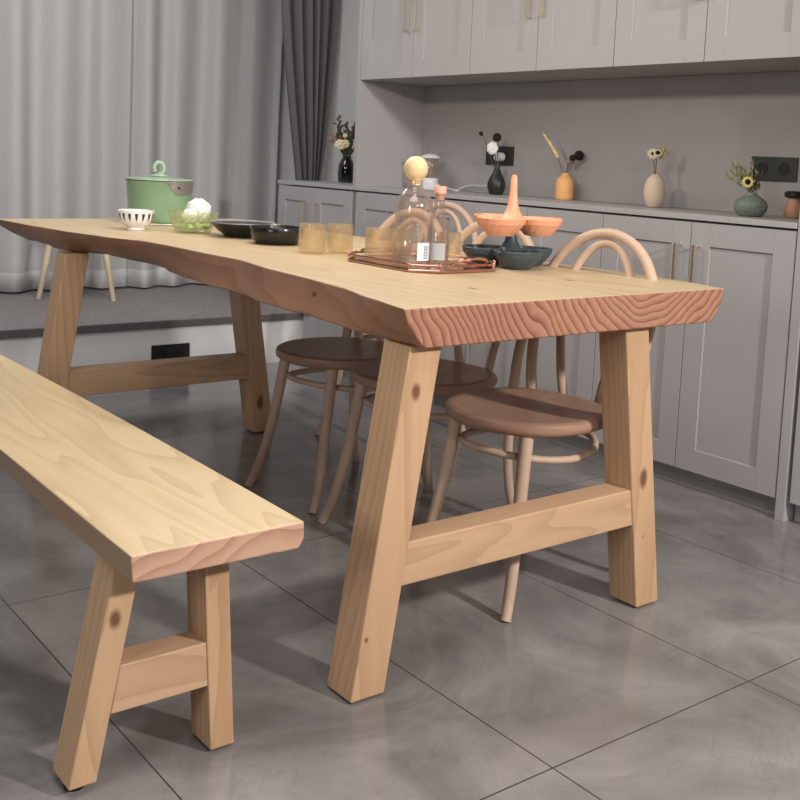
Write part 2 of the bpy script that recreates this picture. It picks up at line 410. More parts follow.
# window wall with a wide opening
wx0, wx1, wz0, wz1 = -2.0, 3.18, .55, 2.35
w = MB()
w.box(XL, wx0, YF, YF+.12, 0, ZC); w.box(wx1, XR, YF, YF+.12, 0, ZC)
w.box(wx0, wx1, YF, YF+.12, 0, wz0); w.box(wx0, wx1, YF, YF+.12, wz1, ZC)
struct(w.build('wall_front', WALLP))
wn = struct(MB().box(wx0, wx1, YF+.07, YF+.08, wz0, wz1).build('window_1', PANE))
fr = MB(); n_ = 4
for k in range(n_+1):
    xx = wx0+(wx1-wx0)*k/n_; fr.box(xx-.03, xx+.03, YF+.03, YF+.12, wz0, wz1)
fr.box(wx0, wx1, YF+.03, YF+.12, wz0, wz0+.05); fr.box(wx0, wx1, YF+.03, YF+.12, wz1-.05, wz1)
fr.build('window_frame', WHITEPL, wn)
# raised window platform: white riser, stone slab with a dark lip
struct(MB().box(XL, XR, PY0, YF, 0, PZ-.038).build('baseboard_front', WHITE))
struct(MB().box(XL, XR, PY0-.012, YF, PZ-.038, PZ).build('trim_1', [PLATF]))
struct(MB().box(XL, XR, PY0-.014, PY0-.012, PZ-.036, PZ-.004).build('trim_2', [PLLIP]))

# ------------------------------------------------------------------ cabinets
FX = 2.886         # plane of the door fronts
DW = .3825
Y0 = 1.797
def door(parent, y0, y1, z0, z1, inset=.075, handle=None, hz=None, hlabel=None, fx=FX):
    """shaker door facing -x; handle: y position"""
    y0 += .0015; y1 -= .0015
    b = MB()
    b.box(fx+.007, fx+.02, y0+inset-.002, y1-inset+.002, z0+inset-.002, z1-inset+.002)
    b.box(fx, fx+.02, y0, y0+inset, z0, z1); b.box(fx, fx+.02, y1-inset, y1, z0, z1)
    b.box(fx, fx+.02, y0+inset, y1-inset, z0, z0+inset); b.box(fx, fx+.02, y0+inset, y1-inset, z1-inset, z1)
    d = b.build('door', CABINET, parent, bevel=.0012)
    if handle is not None:
        h = MB()
        h.box(fx-.034, fx-.026, handle-.005, handle+.005, hz[0], hz[1])
        for zz in (hz[0]+.005, hz[1]-.005):
            h.tube([(fx-.028, handle, zz), (fx, handle, zz)], .004, 8)
        h.build('handle', BRASS, d)
    return d
def carcass(parent, y0, y1, z0, z1, depth=.55, kick=0, gapz=0):
    b = MB(); x1 = XR-.004
    b.box(FX+.021, x1, y0+.001, y1-.001, z0+kick, z1)
    if kick:
        b.box(FX+.045, x1, y0+.001, y1-.001, z0, z0+kick)
    return b.build('body', CABINET, parent)
lower_labels = ['grey double-door base cabinet with brass handles, nearest to the tall cabinet on the right',
                'grey double-door base cabinet behind the coral and blue snack trays',
                'grey double-door base cabinet at the window-side end of the long worktop']
upper_labels = ['grey double-door wall cabinet at the right end of the row above the niche',
                'grey double-door wall cabinet in the middle of the row above the niche',
                'grey double-door wall cabinet at the window-side end of the row above the niche']
for i in range(3):
    ya, yb = Y0+2*DW*i, Y0+2*DW*(i+1); ym = (ya+yb)/2
    t = thing('base_cabinet', lower_labels[i], 'cabinet', (0, 0, 0), group='grey base cabinets under the worktop')
    carcass(t, ya, yb, 0, .888, kick=.064)
    door(t, ya, ym, .065, .886, handle=ym-.037, hz=(.60, .815))
    door(t, ym, yb, .065, .886, handle=ym+.037, hz=(.60, .815))
    t = thing('wall_cabinet', upper_labels[i], 'cabinet', (0, 0, 0), group='grey wall cabinets above the niche')
    b = MB(); b.box(FX+.021, XR-.004, ya+.001, yb-.001, 1.404, 2.60); b.build('body', CABINET, t)
    door(t, ya, ym, 1.404, 2.40, handle=ym-.037, hz=(1.60, 1.86)); door(t, ym, yb, 1.404, 2.40, handle=ym+.037, hz=(1.60, 1.86))
YE = Y0+6*DW      # 4.095
tag(MB().box(FX-.004, XR-.004, Y0+.001, YE-.001, .8935, .912).build('worktop', WORKTOP, bevel=.0015), 'long pale grey worktop carrying the row of small vases', 'worktop')
tag(MB().box(3.27, XR-.004, Y0+.001, YE-.001, .913, 1.403).build('backboard', CABDARK), 'smooth grey back panel of the niche behind the vases', 'panel')
tag(MB().box(FX-.001, XR-.004, YE+.001, YE+.026, .8935, 2.60).build('end_panel', CABINET), 'tall grey side panel closing the niche beside the window corner', 'panel')
# tall cabinet at the right edge
t = thing('tall_cabinet', 'tall grey cabinet cut off by the right edge of the photo', 'cabinet')
b = MB(); b.box(FX+.021, XR-.004, .84, 1.755, .064, 2.60); b.box(FX+.045, XR-.004, .84, 1.755, 0, .064); b.build('body', CABINET, t)
MB().box(FX-.002, XR-.004, 1.762, 1.794, 0, 2.60).build('side_panel', CABINET, t, bevel=.001)
door(t, 1.30, 1.750, .065, 2.40, handle=1.34, hz=(.9, 1.2)); door(t, .845, 1.30, .065, 2.40, handle=1.26, hz=(.9, 1.2))
# low cabinet in the window corner
t = thing('corner_cabinet', 'low grey cabinet in the window corner below the flower vase', 'cabinet')
ya, yb = YE+.028, 4.79; ym = (ya+yb)/2
b = MB(); b.box(FX+.021, XR-.004, ya, 4.54, .064, .888); b.box(FX+.021, XR-.004, 4.54, yb, .256, .888); b.box(FX+.045, XR-.004, ya, 4.54, 0, .064); b.build('body', CABINET, t)
d1 = door(t, ya, ym, .065, .886, .07, handle=ym-.05, hz=(.66, .815)); d2 = door(t, ym, yb, .256, .886, .07, handle=ym+.05, hz=(.66, .815))
MB().box(FX-.004, XR-.004, ya, yb+.004, .8935, .912).build('cabinet_top', WORKTOP, t, bevel=.0015)

# ------------------------------------------------------------------ dining table
T0 = Vector((1.70, 2.7, 0))
def off(p): return (p[0]-T0.x, p[1]-T0.y, p[2])
table = thing('dining_table', 'long solid wood dining table with live edges and splayed trestle legs', 'table', T0)
def interp(tab, y):
    for (a, va), (b_, vb) in zip(tab, tab[1:]):
        if y <= b_:
            t_ = (y-a)/(b_-a); t_ = t_*t_*(3-2*t_)*.5+t_*.5
            return va+(vb-va)*t_
    return tab[-1][1]
LT = [(1.55, 1.214), (1.70, 1.243), (1.86, 1.283), (2.06, 1.305), (2.20, 1.314), (2.43, 1.350), (2.62, 1.342), (2.80, 1.342), (2.96, 1.332), (3.14, 1.268), (3.37, 1.223), (3.67, 1.192), (3.91, 1.178)]
LB = [(1.55, 1.262), (1.83, 1.268), (2.01, 1.282), (2.20, 1.292), (2.45, 1.326), (2.56, 1.322), (2.72, 1.335), (2.99, 1.392), (3.36, 1.380), (3.45, 1.30), (3.56, 1.292), (3.72, 1.31), (3.91, 1.31)]
RT = [(1.55, 2.198), (1.70, 2.225), (1.85, 2.236), (1.92, 2.236), (2.13, 2.210), (2.6, 2.20), (3.08, 2.168), (3.5, 2.19), (3.91, 2.16)]
ZT, ZB = .772, .692
b = MB(); ny = 96; rings = []
for j in range(ny+1):
    y = 1.55+(3.91-1.55)*j/ny
    wob = .004*math.sin(y*17)+.002*math.sin(y*41+1)
    xl, xb, xr = interp(LT, y), interp(LB, y)+wob, interp(RT, y)
    xrb = xr-.058+wob
    zb = ZB
    sec = [(xl, ZT)]
    for k in (.33, .66, 1): # bulging bark edge on the left
        t_ = k; sec.append((xl+(xb-xl)*t_**1.6, ZT+(zb-ZT)*t_))
    sec += [(xrb, zb), (xrb+.026, zb+.018), (xr-.006, zb+.05), (xr, ZT)]
    rings.append([off((p[0], y, p[1])) for p in sec])
ns = len(rings[0])
vs = [p for r in rings for p in r]; 
for j in range(ny):
    for k in range(ns):
        k2 = (k+1) % ns
        mi = 0 if k == ns-1 else (1 if k != 3 else 1)
        b.f.append((j*ns+k, j*ns+k2, (j+1)*ns+k2, (j+1)*ns+k)); b.mi.append(mi)
b.v = vs
b.f.append(tuple(range(ns-1, -1, -1))); b.mi.append(2)
b.f.append(tuple(ny*ns+k for k in range(ns))); b.mi.append(2)
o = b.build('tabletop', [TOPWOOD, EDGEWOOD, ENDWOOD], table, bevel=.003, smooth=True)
import bmesh
def fixn(o):
    bm = bmesh.new(); bm.from_mesh(o.data); bmesh.ops.recalc_face_normals(bm, faces=bm.faces); bm.to_mesh(o.data); bm.free()
fixn(o)
def legpair(y0, dep, root, org, xo0, xo1, wdt, zt, side, mat_, nm='leg', z0=.005):
    # xo0: outer x at the floor, xo1: outer x at the top, side +1 = outer is left
    b = MB(); i0, i1 = xo0+side*wdt, xo1+side*wdt
    lo, hi = sorted((xo0, i0)); lo1, hi1 = sorted((xo1, i1))
    q = lambda x, y, z: (x-org[0], y-org[1], z-org[2])
    b.hexa([q(lo, y0, z0), q(hi, y0, z0), q(hi, y0+dep, z0), q(lo, y0+dep, z0)], [q(lo1, y0, zt), q(hi1, y0, zt), q(hi1, y0+dep, zt), q(lo1, y0+dep, zt)])
    l = b.build(nm, mat_, root, bevel=.003)
    f = MB(); cx, cy = (lo+hi)/2-org[0], y0+dep/2-org[1]
    f.lathe([(min(wdt, dep)*.36, 0), (min(wdt, dep)*.36, z0+.001)], 20, M=Matrix.Translation((cx, cy, 0))); f.build('foot_pad', RUBBER, l)
    return l
for y0 in (1.577, 3.403):
    legpair(y0, .085, table, T0, 1.149, 1.254, .080, ZB, 1, LEGWOOD)
    legpair(y0, .085, table, T0, 2.063, 1.957, .080, ZB, -1, LEGWOOD)
    z0, z1 = .213, .301
    xa = lambda z: 1.149+.105*z/.69+.078; xb_ = lambda z: 2.063-.106*z/.69-.078
    q = lambda x, y, z: off((x, y, z))
    MB().hexa([q(xa(z0), y0+.004, z0), q(xb_(z0), y0+.004, z0), q(xb_(z0), y0+.075, z0), q(xa(z0), y0+.075, z0)],
              [q(xa(z1), y0+.004, z1), q(xb_(z1), y0+.004, z1), q(xb_(z1), y0+.075, z1), q(xa(z1), y0+.075, z1)]).build('stretcher', RAILWOOD, table, bevel=.003)

# ------------------------------------------------------------------ bench
B0 = Vector((.80, 2.4, 0))
bench = thing('bench', 'long solid wood bench with splayed legs in front of the dining table', 'bench', B0)
b = MB(); rings = []; ny = 60
for j in range(ny+1):
    y = 1.49+1.90*j/ny
    xl = .662+.006*math.sin(y*3.1+.5); xr = .975+.006*math.sin(y*2.3+2.4)
    r = [(xl, .425), (xl+.004, .38), (xr-.010, .378), (xr, .395), (xr-.001, .425)]
    rings.append([(p[0]-B0.x, y-B0.y, p[1]) for p in r])
ns = 5; b.v = [p for r in rings for p in r]
for j in range(ny):
    for k in range(ns):
        b.f.append((j*ns+k, j*ns+(k+1) % ns, (j+1)*ns+(k+1) % ns, (j+1)*ns+k)); b.mi.append(0 if k == ns-1 else 1)
b.f.append(tuple(range(ns-1, -1, -1))); b.mi.append(2); b.f.append(tuple(ny*ns+k for k in range(ns))); b.mi.append(2)
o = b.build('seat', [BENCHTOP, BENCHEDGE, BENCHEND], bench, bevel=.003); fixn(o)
for y0 in (1.577, 3.22):
    legpair(y0, .075, bench, B0, .597, .668, .047, .379, 1, LEGWOOD, z0=.017)
    legpair(y0, .075, bench, B0, .897, .874, .047, .379, -1, LEGWOOD)
    z0, z1 = .125, .205
    q = lambda x, y, z: (x-B0.x, y-B0.y, z)
    xa = lambda z: .597+.071*z/.379+.046; xb_ = lambda z: .897-.023*z/.379-.046
    MB().hexa([q(xa(z0), y0+.003, z0), q(xb_(z0), y0+.003, z0), q(xb_(z0), y0+.06, z0), q(xa(z0), y0+.06, z0)],
              [q(xa(z1), y0+.003, z1), q(xb_(z1), y0+.003, z1), q(xb_(z1), y0+.06, z1), q(xa(z1), y0+.06, z1)]).build('stretcher', RAILWOOD, bench, bevel=.002)

# ------------------------------------------------------------------ bentwood chairs
def bez(p, n=16):
    p = [Vector(x) for x in p]; out = []
    for i in range(n+1):
        t_ = i/n; q = p[:]
        while len(q) > 1: q = [q[k]*(1-t_)+q[k+1]*t_ for k in range(len(q)-1)]
        out.append(q[0])
    return out
def make_chair(label, group):
    t = thing('bentwood_chair', label, 'chair', (0, 0, 0), 0, group)
    # seat: softly squared round plate with a dished top
    b = MB(); seg = 48
    def rad(a, R):
        c, s = math.cos(a), math.sin(a); e = 2.0 if c < 0 else 2.5
        return R/((abs(c)**e+abs(s)**e)**(1/e))
    prof = [(.0, .414), (.15, .414), (.190, .416), (.200, .423), (.203, .433), (.200, .444), (.192, .449), (.178, .448), (.14, .4445), (.07, .4425), (0, .442)]
    for r, z in prof:
        for k in range(seg):
            a = 2*PI*k/seg; rr = rad(a, r) if r > 0 else 0
            b.v.append((rr*math.cos(a), rr*math.sin(a), z))
    for i in range(len(prof)-1):
        for k in range(seg):
            k2 = (k+1) % seg; b.f.append((i*seg+k, i*seg+k2, (i+1)*seg+k2, (i+1)*seg+k)); b.mi.append(0)
    b.build('seat', SEATSHADE, t, smooth=True)
    def hoop(w0, w1, H, r, e0, nm, fl=1.0):
        pts = []; lean = lambda z: e0+.26*max(0, z-.47)**2/(max(0, z-.47)+.10)
        zs = [.425, .48, .51, .535, .56, .59, .62, .66]
        wz = lambda z: w0+(w1-w0)*min(1, (z-.42)/.24)
        for z in zs: pts.append((lean(z), wz(z)/2, z))
        for k in range(1, 24):
            a = PI*k/24; z = .66+(H-.66)*math.sin(a); pts.append((lean(z), wz(.66)/2*math.cos(a)*(1+.04*math.sin(a)), z))
        for z in zs[::-1]: pts.append((lean(z), -wz(z)/2, z))
        rr = [r*(1.12 if p[2] < .6 else 1) for p in pts]
        MB().tube(pts, rr, 12).build(nm, CHAIRWOOD, t, smooth=True)
    hoop(.325, .372, .877, .0135, .218, 'outer_back_hoop')
    hoop(.11, .215, .850, .0110, .225, 'inner_back_hoop')
    for s in (-1, 1):
        pts = bez([(-.125, s*.115, .418), (-.150, s*.125, .26), (-.165, s*.135, .12), (-.220, s*.162, 0)], 14)
        MB().tube(pts, [.0175-.0045*k/14 for k in range(15)], 12).build('leg', CHAIRWOOD, t, smooth=True)
        pts = bez([(.218, s*.1635, .43), (.195, s*.165, .25), (.20, s*.160, .12), (.245, s*.178, 0)], 14)
        MB().tube(pts, [.0155-.003*k/14 for k in range(15)], 12).build('leg', CHAIRWOOD, t, smooth=True)
    pts = [(.020+.182*math.cos(2*PI*k/40), .158*math.sin(2*PI*k/40), .355+.008*math.cos(4*PI*k/40)) for k in range(40)]
    MB().tube(pts, .0095, 10, closed=True).build('ring_stretcher', CHAIRWOOD, t, smooth=True)
    return t
G = 'bentwood chairs beside the dining table'
ch = make_chair('bentwood chair tucked in at the near end of the table, behind its end stretcher', G)
ch.location = (1.872, 1.879, 0); ch.rotation_euler = (0, 0, .09)
dup(ch, (1.905, 2.335, 0), .12, 'bentwood chair under the table middle, seat partly hidden by the near left table leg', G)
dup(ch, (1.89, 2.730, 0), .10, 'bentwood chair tucked in farthest along the table, next to the far trestle', G)
dup(ch, (2.44, 3.18, 0), .24, 'bentwood chair pulled out between the table and the cabinets, its hoop behind the glass bottles', G)

# ------------------------------------------------------------------ stool on the platform
t = thing('stool', 'pale wooden stool with splayed tapered legs on the window platform', 'stool', (2.045, 5.38, PZ))
MB().lathe([(0, .33), (.15, .33), (.17, .34), (.17, .355), (.155, .365), (0, .365)], 32).build('seat', STOOLWOOD, t, smooth=True)
for (x, y) in ((.13, -.17), (-.19, .03), (.08, .17)):
    MB().tube([(x*.68, y*.68, .335), (x, y, 0)], [.020, .012], 12).build('leg', STOOLWOOD, t, smooth=True)

# ------------------------------------------------------------------ curtains
def curtain(name, x0, x1, y0, z0, z1, seedv, mats, hem=.0, amp=.035, wid=(.07, .16), xr=None, xl=None, parent_label=None, cat='curtain', th=.0015, nz=14, flare=0):
    rnd = random.Random(seedv)
    # irregular soft pleats: list of (x, y offset)
    knots = []; x = x0; sgn = 1
    while x < x1:
        knots.append((x, sgn*amp*rnd.uniform(.55, 1))); x += rnd.uniform(*wid)*(.55 if sgn > 0 else 1.2); sgn = -sgn
    knots.append((x1, 0))
    def prof(xx):
        for (a, va), (b_, vb) in zip(knots, knots[1:]):
            if a <= xx <= b_:
                u = (xx-a)/(b_-a+1e-9); return va+(vb-va)*(.5-.5*math.cos(PI*u))
        return 0
    nx = int((x1-x0)/.011)
    zz = sorted([z0+(z1-z0)*k/nz for k in range(nz+1)]+([z0+hem] if hem else []))
    b = MB(); hm = MB()
    def P(i, z):
        u = i/nx; xx = x0+(x1-x0)*u
        h = (z-z0)/(z1-z0)
        a = prof(xx)*(1-.35*h)+.012*math.sin(xx*9+z*1.3)*(1-h)
        if xl: lo = xl(z)
        else: lo = x0
        hi = xr(z) if xr else x1
        return (lo+(hi-lo)*u + .006*math.sin(xx*17+z*2.1)*(1-h), y0+a, z)
    n = len(zz)
    for z in zz:
        for i in range(nx+1): b.v.append(P(i, z))
    mi = 0
    for j in range(n-1):
        for i in range(nx):
            b.f.append((j*(nx+1)+i, j*(nx+1)+i+1, (j+1)*(nx+1)+i+1, (j+1)*(nx+1)+i)); b.mi.append(1 if hem and zz[j+1] <= z0+hem+1e-6 else 0)
    o = b.build(name, mats, smooth=True)
    s = o.modifiers.new('thick', 'SOLIDIFY'); s.thickness = th
    tag(o, parent_label, cat)
    return o
curtain('sheer_curtain', -1.6, 2.44, 5.66, PZ+.012, 2.56, 3, [SHEER, HEM], .10, amp=.055, wid=(.09, .19), parent_label='white sheer curtain panel left of the narrow gap, beside the green pot')
curtain('sheer_curtain', 2.448, 3.40, 5.65, PZ+.010, 2.56, 12, [SHEER, HEM], .10, amp=.058, wid=(.09, .16), xr=lambda z: 3.36+.035*(z-.25)**.5, parent_label='white sheer curtain panel right of the narrow gap, behind the plates')
curtain('drape', 3.06, 3.44, 5.10, .915+.004-.66, 2.56, 5, [DARKCUR], 0, amp=.035, wid=(.026, .05), th=.003, nz=22,
        xl=lambda z: 3.20 if z < .9 else 3.06+.14*max(0, (1.9-z)/1.0)**1.2 if z < 1.9 else 3.06,
        xr=lambda z: 3.335 if z < .9 else 3.335+.10*min(1, (z-.9)/.9)**.7,
        parent_label='dark charcoal drape gathered beside the window corner wall')

# ------------------------------------------------------------------ power outlets
def outlet(label, x, y0, y1, z0, z1, mats, face='x'):
    t = thing('power_outlet', label, 'outlet')
    b = MB(); zm = (z0+z1)/2
    if face == 'x': b.box(x-.008, x, y0, y1, z0, z1)
    else: b.box(y0, y1, x-.008, x, z0, z1)
    b.build('cover_plate', mats, t, bevel=.0015)
    for c in (y0+(y1-y0)*.27, y0+(y1-y0)*.73):
        p = (x-.0078, c, zm) if face == 'x' else (c, x-.0078, zm)
        Mx = Matrix.Translation(p) @ (Matrix.Rotation(-PI/2, 4, 'Y') if face == 'x' else Matrix.Rotation(PI/2, 4, 'X'))
        MB().lathe([(0, 0), (.021, 0), (.021, .0012), (.019, .0012), (.018, .0004), (0, .0004)], 24, M=Mx).build('socket', SOCK, t)
outlet('black double power outlet behind the black bottle vase', 3.27, 3.44, 3.617, 1.041, 1.124, BLACKPL)
outlet('long dark grey power outlet behind the sage green vase', 3.27, 2.052, 2.232, 1.031, 1.113, GREYPL)
outlet('black power outlet low on the white platform riser under the table', PY0, 2.09, 2.283, .048, .135, BLACKPL, 'y')

# ------------------------------------------------------------------ things on the table
Z = ZT+.0006
def vd(base, r):   # from the nearest base point to the centre, away from the camera
    d = Vector((base[0], base[1], 0)).normalized(); return (base[0]+d.x*r, base[1]+d.y*r)

# small white bowl with dark strokes
x, y = vd((1.473, 3.353), .028)
t = thing('rice_bowl', 'small white porcelain bowl with dark vertical strokes, in front of the green pot', 'bowl', (x, y, Z))
MB().lathe([(0, .004), (.024, .004), (.026, 0), (.030, 0), (.029, .008), (.045, .020), (.056, .040), (.0605, .066), (.0585, .066), (.053, .042), (.042, .024), (.02, .012), (0, .011)], 40).build('bowl_body', PORC, t, smooth=True)
b = MB()
for k in range(16):
    a = 2*PI*k/16; Mx = Matrix.Rotation(a, 4, 'Z')
    b.add([(.0500, 0, .0285), (.0555, -.0032, .040), (.0590, -.0052, .056), (.0590, .0052, .056), (.0555, .0032, .040)], [(0, 4, 3, 2, 1)], 0, Mx @ Matrix.Translation((.0012, 0, 0)))
b.build('painted_strokes', INDIGO, t)

# green pot with lid, standing on a cream mat
x, y = vd((1.651, 3.563), .105)
tag(MB().lathe([(0, 0), (.112, 0), (.115, .002), (.112, .005), (0, .005)], 40).build('pot_mat', MATCREAM, loc=(x, y, Z), smooth=True), 'thin cream round mat beneath the green pot', 'mat')
t = thing('cooking_pot', 'sage green cooking pot with lid and looped knob, steel guard at its side', 'pot', (x, y, Z+.0056))
MB().lathe([(0, 0), (.100, 0), (.107, .006), (.110, .03), (.116, .10), (.119, .146), (.122, .151), (.118, .153), (.114, .146), (.105, .02), (0, .012)], 48).build('pot_body', POTG, t, smooth=True)
MB().lathe([(.117, .154), (.1245, .155), (.1235, .159), (.10, .162), (.05, .165), (.028, .167), (0, .167), (0, .164), (.05, .162), (.10, .158)], 48).build('lid', POTL, t, smooth=True)
k = MB(); k.lathe([(0, .1675), (.035, .168), (.033, .173), (.018, .176), (.011, .180), (0, .181)], 24)
kn = k.build('lid_knob', POTL, t, smooth=True)
Mk = Matrix.Rotation(-.45, 4, 'Z')
MB().tube([Mk @ Vector((.017*math.cos(a_)-.002, 0, .197+.021*math.sin(a_))) for a_ in [PI*(-.5)+2*PI*.86*k/24 for k in range(25)]], [.0078]*25, 10).build('knob_loop', POTL, kn, smooth=True)
b = MB(); rows = []
for k in range(21):
    u_ = k/20; a_ = -1.80+1.30*u_
    low = .150-.052*min(1, math.sin(PI*min(.5, u_*1.3)))*(1-.25*u_)
    rows.append([(.1235*math.cos(a_), .1235*math.sin(a_), .1535), (.1195*math.cos(a_), .1195*math.sin(a_), low), (.1180*math.cos(a_), .1180*math.sin(a_), low), (.1215*math.cos(a_), .1215*math.sin(a_), .1535)])
for k in range(20):
    for q_ in range(4):
        b.f.append((k*4+q_, k*4+(q_+1) % 4, (k+1)*4+(q_+1) % 4, (k+1)*4+q_)); b.mi.append(0)
b.v = [p for r in rows for p in r]
g_ = b.build('steel_guard', STEEL, t, smooth=True)
a = -1.40; MB().ball((.1225*math.cos(a), .1225*math.sin(a), .130), .0045, 12).build('rivet', SOCK, g_, smooth=True)

# glass bowl with wrapped sweets
x, y = vd((1.605, 3.20), .05)
t = thing('glass_bowl', 'pale green glass bowl of wrapped sweets between the pot and the grey plate', 'bowl', (x, y, Z))
MB().lathe([(0, .003), (.045, .002), (.052, .0), (.060, .006), (.072, .03), (.084, .072), (.0815, .072), (.069, .032), (.056, .011), (0, .009)], 40).build('bowl_body', GREENGL, t, smooth=True)
rnd = random.Random(4)
b = MB()
for k in range(46):
    a = rnd.uniform(0, 2*PI); r = .050*math.sqrt(rnd.random()); b.ball((r*math.cos(a), r*math.sin(a), .016+rnd.uniform(0, .012)), rnd.uniform(.007, .010), 8, sz=.7)
sw = b.build('green_sweets', LIME, smooth=True, loc=(x, y, Z)); sw['kind'] = 'stuff'; tag(sw, 'lime green wrapped sweets lying at the bottom of the glass bowl', 'sweets')
b = MB(); b.ball((.020, .012, .064), .043, 22, sz=1.0, jit=.10); b.ball((-.020, -.006, .050), .026, 18, sz=.9, jit=.12)
tag(b.build('wrapper', WRAP, loc=(x+.004, y, Z+.006)), 'crumpled white wrapper bag heaped in the glass bowl', 'wrapper')

# grey plate with crumbs and black bowl
x, y = vd((1.69, 3.018), .06)
t = thing('serving_plate', 'wide grey ceramic plate with a dark underside, left of the black bowl', 'plate', (x, y, Z))
b = MB(); b.lathe([(0, .003), (.050, .003), (.054, 0), (.060, 0), (.064, .008), (.083, .022), (.107, .046)], 48, 1)
b.lathe([(.107, .046), (.106, .049), (.103, .0485), (.080, .027), (.058, .013), (0, .011)], 48, 0)
b.build('plate_body', [GREYCER, BLACKCER], t, smooth=True, weld=True)
b = MB()
for k in range(60):
    a = rnd.uniform(0, 2*PI); r = .045*math.sqrt(rnd.random()); b.ball((r*math.cos(a), r*math.sin(a), .018+rnd.uniform(0, .026)*(1-r/.05)), rnd.uniform(.006, .011), 8, sz=.7, jit=.2)
sw = b.build('biscuit_pieces', FOOD, loc=(x, y, Z), smooth=True); sw['kind'] = 'stuff'; tag(sw, 'broken tan biscuit pieces heaped on the grey plate', 'food')
x, y = vd((1.672, 2.776), .055)
t = thing('serving_bowl', 'shallow black glazed bowl between the grey plate and the tumblers', 'bowl', (x, y, Z))
MB().lathe([(0, .003), (.052, .003), (.055, 0), (.062, 0), (.074, .012), (.081, .030), (.083, .050), (.081, .053), (.078, .050), (.075, .032), (.066, .018), (0, .012)], 48).build('bowl_body', BLACKCER, t, smooth=True)

# ribbed amber tumblers
def tumbler(label, x, y, r, h, m=AMBER, z=Z, group=None, ribs=True):
    b = MB(); seg = 48
    prof = [(0, .002), (.80, .001), (.93, .004), (1.0, .014), (1.0, h-.008), (.97, h), (.91, h-.001), (.92, h-.01), (.90, .016), (.6, .010), (0, .009)]
    for q_, zz in prof:
        for k in range(seg):
            a = 2*PI*k/seg; rr = q_*r*(1+(.035*math.cos(16*a) if ribs and q_ > .95 and .01 < zz < h-.002 else 0))
            b.v.append((rr*math.cos(a), rr*math.sin(a), zz))
    for i in range(len(prof)-1):
        for k in range(seg):
            k2 = (k+1) % seg; b.f.append((i*seg+k, i*seg+k2, (i+1)*seg+k2, (i+1)*seg+k)); b.mi.append(0)
    return tag(b.build('tumbler', m, loc=(x, y, z), smooth=True), label, 'glass', group)
GT = 'ribbed amber glass tumblers'
x, y = vd((1.627, 2.508), .034); tumbler('ribbed amber tumbler on the bare table, next to the black bowl', x, y, .0385, .083, group=GT)
x, y = vd((1.709, 2.491), .034); tumbler('ribbed amber tumbler on the bare table, next to the tray', x, y, .0365, .083, group=GT)

# tray
TR = Vector((1.762, 2.185, Z))
t = thing('serving_tray', 'mirrored octagonal tray with rose copper rim holding glasses and bottles', 'tray', TR)
hw, hl, ct = .142, .185, .055
octo = [(-hw+ct, -hl), (hw-ct, -hl), (hw, -hl+ct), (hw, hl-ct), (hw-ct, hl), (-hw+ct, hl), (-hw, hl-ct), (-hw, -hl+ct)]
b = MB(); n = 8
b.v = [(p[0], p[1], 0) for p in octo]+[(p[0], p[1], .006) for p in octo]
b.f = [tuple(range(7, -1, -1)), tuple(range(8, 16))]+[(k, (k+1) % 8, 8+(k+1) % 8, 8+k) for k in range(8)]; b.mi = [0]*10
b.build('tray_plate', MIRROR, t)
b = MB(); b.tube([(p[0], p[1], .018) for p in octo], .0030, 8, closed=True); b.tube([(p[0], p[1], .0045) for p in octo], .0045, 8, closed=True)
for k in range(8):
    p, q_ = octo[k], octo[(k+1) % 8]
    b.tube([(p[0], p[1], .003), (p[0], p[1], .020)], .0035, 8); b.ball((p[0], p[1], .019), .0052, 10)
b.build('rim', COPPER, t, smooth=True)
for s in (-1, 1):
    up_ = 1 if s < 0 else .25
    yy = s*hl
    pts = bez([(-.06, yy, .018), (-.055, yy+s*.03, .018+.022*up_), (0, yy+s*.050, .018+.028*up_), (.055, yy+s*.03, .018+.022*up_), (.06, yy, .018)], 18)
    MB().tube(pts, .0040, 8).build('tray_handle', COPPER, t, smooth=True)
pts = bez([(hw, -.07, .018), (hw+.03, -.065, .040), (hw+.05, 0, .034), (hw+.03, .065, .040), (hw, .07, .018)], 18)
ZTR = Z+.0066
x, y = vd((1.690, 2.285), .030); tumbler('amber tumbler on the tray, left behind the tall bottle', x, y, .034, .082, z=ZTR, group=GT)
x, y = vd((1.745, 2.255), .036); tumbler('amber tumbler on the tray, half hidden by the tall bottle', x, y, .030, .080, z=ZTR, group=GT)
x, y = 1.860, 2.190; tumbler('amber tumbler on the tray, behind the slim flared bottle', x, y, .030, .080, z=ZTR, group=GT)

